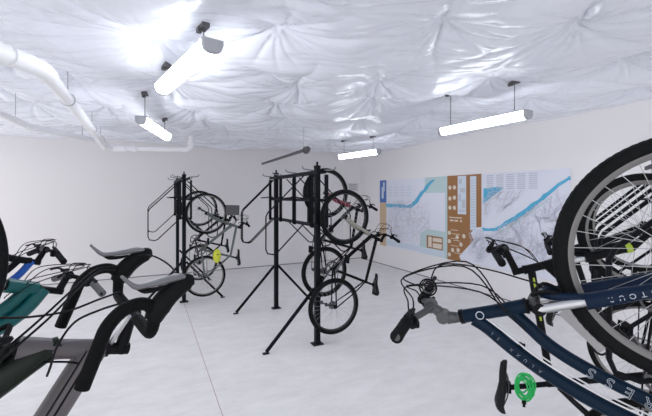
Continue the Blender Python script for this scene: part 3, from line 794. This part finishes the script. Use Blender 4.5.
# --- right-hand side
def pose_m(H, th, ph, ro):
    o = Vector((math.sin(th), math.cos(th), 0)); Z = Vector((0, 0, 1))
    f = Z * math.cos(ph) + o * math.sin(ph); u = o * math.cos(ph) - Z * math.sin(ph); s = u.cross(f)
    f2 = f * math.cos(ro) + s * math.sin(ro); s2 = s * math.cos(ro) - f * math.sin(ro)
    return Matrix(((f2.x, s2.x, u.x, H[0]), (f2.y, s2.y, u.y, H[1]), (f2.z, s2.z, u.z, H[2]), (0, 0, 0, 1)))
pA_ = ((1.362, .454, 1.579), -.69, -.044, 0.)
mA = pose_m(*pA_)
dtp = [plane_pt(mA, *q) for q in [(474, 319), (488, 328), (512, 348), (545, 372), (590, 399), (640, 424), (700, 452)]]
ttp = [plane_pt(mA, *q) for q in [(511, 311), (526, 324), (548, 344), (575, 362), (610, 381), (650, 401), (712, 430)]]
if 0:
    for p in dtp + ttp: print([round(c, 3) for c in p])
A_ = bicycle('navy blue step-through bicycle hanging nearest on the right, with silver suspension fork', *pA_, dl=0, fm='navy', forkm='navyf', susp=1, a0=.445, a1=.64, hang=70,
    R=.353, rt=.023, tread='block', rimm='rim', deep=.022, spokes=36, tt=ttp, dt=dtp, tr=.020, dr=.022, bar='flat', adj=1, stemm='alud', barm='alud', stem_len=.055, stem_up=.062, aS=.675, rise=.052, sweep=.0, hw=.30, hr=[.023, .021, .022], bulge=.15)
# --- second on the right
B_ = bicycle('black mountain bicycle with lime stripes and flat bar, hanging behind the navy bicycle', (2.234, .957, 1.57), -.80, -.02, .03, 0, fm='black', susp=1, a0=.42, a1=.56, R=.295, rt=.021, tread=None, tirem='rubber', rimm='rim', rise=.06, sweep=.03, hw=.29, wb=1.12, stem_len=.14, bulge=.08, saddle_h=.2)
C_ = bicycle('black flat-bar bicycle farthest along the right-hand rack, brake lever showing beside the big tyre', (3.10, 1.33, 1.549), -.60, 0, 0, 0, fm='black', R=.33, rt=.02, rimm='rim', rise=.05, hw=.28, wb=.86, a0=.37, a1=.47, bb=(-.50, 0, -.05), seat_top=(-.60, 0, .30), bulge=.06, tirem='rubber')
# --- left-hand side
L1 = bicycle('grey road bicycle with black drop handlebar hanging nearest on the left', (-.598 - .052, 1.156 - .013, 1.623 - .032), 1.272, .122, -.036, -.123, fm='greyframe', forkm='darkgreen', a0=.38, a1=.592, R=.335, rt=.0135, bar='drop', stem_len=.113, stem_up=.0, aS=.640, hang=82, off=.15, tr=.038, hr=[.034, .027, .027], hw=.205, dtm='darkgreen', ncab=0, seat_top=(-.74, 0, .30), dt=[(-.205, 0, .475), (-.24, 0, .40), (-.325, 0, .28), (-.62, 0, -.075)], dtr=[.024, .036, .046, .05, .05])
tl = dict(tt=[(-.205, 0, .47), (-.29, 0, .37), (-.38, 0, .20), (-.52, 0, .06), (-.64, 0, .08)], dt=[(-.225, 0, .53), (-.33, 0, .43), (-.45, 0, .22), (-.56, 0, .05), (-.61, 0, -.065)])
L2 = bicycle('teal bicycle with flat bar and grey grips, hanging behind the grey road bicycle', (-.95, 2.12, 1.49), 1.05, 0, 0, 0, fm='teal', forkm='alu', R=.335, rt=.022, tr=.03, dr=.036, hr=[.036, .034, .034], gripm='greygrip', rise=.06, hw=.30, bulge=.08, seat_top=(-.72, 0, .16), saddle_h=.1, a0=.40, a1=.53, aS=.63, **tl)
L3 = bicycle('blue bicycle with dark flat bar at the left edge, hanging behind the teal bicycle', (-1.14, 2.75, 1.55), 1.05, 0, 0, 0, fm='blackm', dtm='blue', R=.335, rt=.022, rise=.02, hw=.29, bulge=.08, seat_top=(-.72, 0, .16), saddle_h=.1, **tl)
# --- centre rack
C1 = bicycle('dark bicycle with tan fork hanging on the near right end of the centre rack', (2.13, 3.866, 1.50), PI / 2, .14, 0, 0, fm='black', forkm='tan', R=.33, rt=.026, wb=1.06, rimm='rimb', rise=.02, saddle_h=.12)
C2 = bicycle('black bicycle with red fork hanging high, second on the centre rack', (2.13, 4.387, 1.79), PI / 2, .02, 0, 0, fm='black', forkm='red', R=.33, rt=.026, wb=1.04, rise=.02, saddle_h=.17)
D1 = bicycle('grey-green bicycle with yellow bag and front basket on the left rack', (.86, 6.18, 1.47), PI / 2, .03, 0, .1, fm='olive', R=.33, rt=.02, wb=1.01, saddle_h=.1)
D2 = bicycle('dark bicycle half hidden behind the basket bicycle on the left rack', (.87, 7.2, 1.52), PI / 2, 0, 0, 0, fm='black', R=.33, rt=.02, wb=1.01, saddle_h=.08)

# --- lettering and stripes on the navy bicycle
def along(pts, t):
    P = smooth(pts, 10); L = [0]
    for a, c in zip(P, P[1:]): L.append(L[-1] + (c - a).length)
    x = t * L[-1]
    for i in range(len(P) - 1):
        if L[i + 1] >= x:
            q = (x - L[i]) / max(1e-9, L[i + 1] - L[i]); return P[i].lerp(P[i + 1], q), (P[i + 1] - P[i]).normalized()
    return P[-1], (P[-1] - P[-2]).normalized()
def letters(txt, info, pts, t0, t1, size, rad, m, outline, parent, name='lettering'):
    """letters along a tube, on the right-hand side, reading from the bottom bracket up to the head tube"""
    for i, ch in enumerate(txt):
        if ch == ' ': continue
        t = t0 + (t1 - t0) * i / max(1, len(txt) - 1)
        p, d = along(pts, t); p = Vector((p.x, -rad, p.z))
        d = -d; yd = Vector((-d.z, 0, d.x)); yd = yd if (d.cross(yd)).y < 0 else -yd
        words(ch, size, name, m, parent, p, d, yd, outline)
def ap(px, py, d): return loc_pt(A_, EYE + ray(px, py) * d)
MB().stube([ap(*q) for q in ((429, 288, 1.40), (436, 268, 1.36), (455, 264, 1.30), (490, 270, 1.22), (522, 279, 1.15), (545, 286, 1.10))], .0026, 7, 6).build('brake_cable', 'cable', A_['root'])
letters('CYPRESS', A_, ttp, 1.0, .47, .043, .0205, 'decal', True, A_['frame'])
letters('ALUXX SL', A_, dtp, .36, .10, .014, .0225, 'decald', False, A_['frame'])
ax_, a_ = A_['ax'], A_['A']
letters('SUNTOUR', A_, [a_(.23) , a_(.08)], 1.0, .0, .020, .052 + .022 * .3 + .0215, 'decal', False, A_['fork'], 'fork_lettering')
MB().lathe([(.0105, -.0245), (.0135, -.0245), (.0135, -.0215), (.0105, -.0215)], 20, a_(.585)).build('head_badge', 'decal', A_['frame'])
for dy in (-.004, .006):
    c_ = []
    for i, t in enumerate((.02, .15, .35, .6, .8, .95)):
        p, d = along(dtp, t); n = Vector((-d.z, 0, d.x)); n = n if n.x > 0 else -n
        p = p + n * (.028 + (.008 if dy > 0 else 0)); c_.append((p.x, -.006 + dy, p.z))
    MB().stube(c_, .0026, 6, 6).build('shift_cable', 'cablew', A_['root'])
p, d = along(dtp, .24); n = Vector((-d.z, 0, d.x)); n = n if n.x > 0 else -n
MB().box(p + n * .028, (.014, .014, .018)).build('cable_stop', 'black', A_['root'])

# --- stripes and cables of the grey road bicycle
a1_ = L1['A']; fr = L1['frame']
hb, he = a1_(.55), L1['stp']
for dz, ww in ((-.012, .0022), (.006, .003), (.016, .0022)):
    d = (he - hb).normalized(); n = Vector((-d.z, 0, d.x)); n = n if n.z > 0 else -n
    q0, q1 = hb + n * dz, he + n * dz
    yy = math.sqrt(.038 ** 2 - dz ** 2)
    MB().tube([q0 + Vector((0, yy * 1.03, 0)), q0.lerp(q1, .5) + Vector((0, yy, 0)), q1 + Vector((0, yy * .9, 0))], ww, 6).build('stripe', 'black', fr)
MB().stube([a1_(.30) + Vector((-.030, .030, 0)), a1_(.45) + Vector((-.026, .028, 0)), a1_(.53) + Vector((-.036, .030, 0)), a1_(.55) + Vector((-.08, .034, 0))], .003, 6).build('stripe', 'black', fr)
def lp(px, py, d): return loc_pt(L1, EYE + ray(px, py) * d)
for pts in ([(118, 266, 1.25), (95, 270, 1.2), (72, 290, 1.05), (45, 315, .95), (10, 345, .85), (-30, 375, .8)],
            [(116, 270, 1.22), (98, 272, 1.18), (74, 293, 1.03), (48, 319, .93), (16, 347, .84), (-20, 380, .78)],
            [(120, 292, 1.1), (100, 299, 1.05), (68, 311, 1.0), (30, 317, .92), (-10, 318, .85)],
            [(122, 303, 1.0), (100, 310, .98), (75, 322, .95), (58, 345, .93), (50, 368, .95), (47, 376, .97)],
            [(138, 256, 1.33), (150, 255, 1.3), (165, 262, 1.25), (175, 273, 1.15), (170, 290, 1.05), (150, 305, 1.02)]):
    MB().stube([lp(*p) for p in pts], .003, 7, 6).build('brake_cable', 'cable', L1['root'])

MB().tube([lp(129, 316, 1.10), lp(110, 344, 1.12)], .0075, 8).build('silver_strip', 'alu', L1['stem'])  # plain silver strip next to the stem
# --- second on the right: lime stripes
for y in (-.021, .021):
    p, q = B_['A'](.53), B_['stp']; p, q = p + Vector((0, y * .9, 0)), q + Vector((0, y * .85, 0))
    MB().tube([p.lerp(q, .08), p.lerp(q, .45)], .005, 8).build('stripe', 'lime', B_['frame'])
MB(B_['ST']).tube([B_['A'](.085) + Vector((0, -.06, 0)), B_['A'](.11) + Vector((0, -.06, 0))], .0235, 12).build('fork_band', 'lime', B_['fork'])

# --- green lock under the second saddle
lc = EYE + ray(524, 386) * 1.96
r = tag(empty('cable_lock', Matrix.Translation(lc)), 'bright green coiled cable lock wrapped below the saddle of the lime-striped bicycle', 'lock')
rl = random.Random(5); o_ = (EYE - lc).normalized(); e1 = Vector((0, 0, 1)).cross(o_).normalized(); e2 = o_.cross(e1); pts = []
for i in range(9 * 10):
    t = i / 10 * 2 * PI; k = i // 10; a = .030 + .022 * ((k * 37) % 9) / 9
    pts.append(e1 * (a * .85 * math.cos(t) + .008 * math.sin(k * 2.1) + .004 * (k - 4) * .5) + e2 * (a * 1.25 * math.sin(t) + .012 * math.cos(k * 1.7) - .006) + o_ * (.03 + .004 * math.sin(i * .7) + .003 * (k % 3)))
MB().stube(pts, .0042, 7, 2).build('coiled_cable', 'green', r)
MB().tube([e2 * -.055 + o_ * .03, e2 * -.085 + o_ * .03], .011, 10).tube([e2 * -.085 + o_ * .03, e2 * -.10 + o_ * .03], .007, 8).build('lock_head', 'black', r)

# --- grey tray end and bag pieces
mwi = R3.matrix_world.inverted()
t0_, t1_ = EYE + ray(566, 309) * 1.6, EYE + ray(606, 347) * 1.6
fd = (EYE - t0_).normalized()
a_, c_ = mwi @ t0_, mwi @ t1_; fl = mwi.to_3x3() @ fd
z_ = (c_ - a_).normalized(); y_ = (fl - z_ * fl.dot(z_)).normalized(); x_ = y_.cross(z_)
MB().box((a_ + c_) / 2, (.075, .012, (c_ - a_).length), (x_, y_, z_)).build('tray_end', 'plate', R3, sm=False)
MB().stube([c_ - x_ * .045 - z_ * .06, c_ - x_ * .04 + z_ * .012, c_ + z_ * .02, c_ + x_ * .05 - z_ * .0, c_ + x_ * .12 - z_ * .06], .005, 6, 5).build('tray_wire', 'black', R3)
bl = [ap(429, 286, 1.40)]
for k, rr in enumerate((.016, .024, .031)):
    MB().tube([bl[0] + Vector((rr * math.cos(t * PI / 10), -.012 * k, rr * 1.0 * math.sin(t * PI / 10))) for t in range(20)], .0032, 6, closed=True).build('light_ring', 'blackm' if k != 1 else 'alud', A_['bar'])
yb = D1['mw'] @ plane_pt(D1['mw'], 217, 256, .05)
r = tag(empty('bag', Matrix.Translation(yb)), 'small lime yellow bag strapped to the frame of the bicycle on the left rack', 'bag')
MB().ball((0, 0, 0), .085, 14, 10, (.75, .7, 1.35)).build('body', 'yellow', r)
MB().tube([(-.066, 0, .02), (0, -.062, .03), (.066, 0, .02), (0, .062, .02)], .008, 6, closed=True).build('strap', 'black', r)
hb = plane_pt(D1['mw'], 232, 210, 0)
MB().box(hb, (.16, .20, .20)).build('handlebar_bag', 'basket', D1['root'])

# ------------------------------------------------------------------ camera and view
cam = bpy.data.cameras.new('camera'); co = bpy.data.objects.new('camera', cam); COL.objects.link(co)
cam.sensor_width = 36; cam.lens = 36 * 368 / 652; cam.shift_y = -12 / 652; cam.clip_start = .02
co.location = EYE; co.rotation_euler = (PI / 2, 0, -math.atan2(.4368, .8996))
SC.camera = co
w = bpy.data.worlds.new('world'); SC.world = w; w.use_nodes = True
w.node_tree.nodes['Background'].inputs[0].default_value = (.97, .965, 1, 1); w.node_tree.nodes['Background'].inputs[1].default_value = .80
vs = SC.view_settings; vs.view_transform = 'Standard'; vs.look = 'None'; vs.gamma = 1; vs.exposure = .86
SC.cycles.use_denoising = True; SC.cycles.max_bounces = 14; SC.cycles.diffuse_bounces = 8
SC.cycles.sample_clamp_indirect = 8
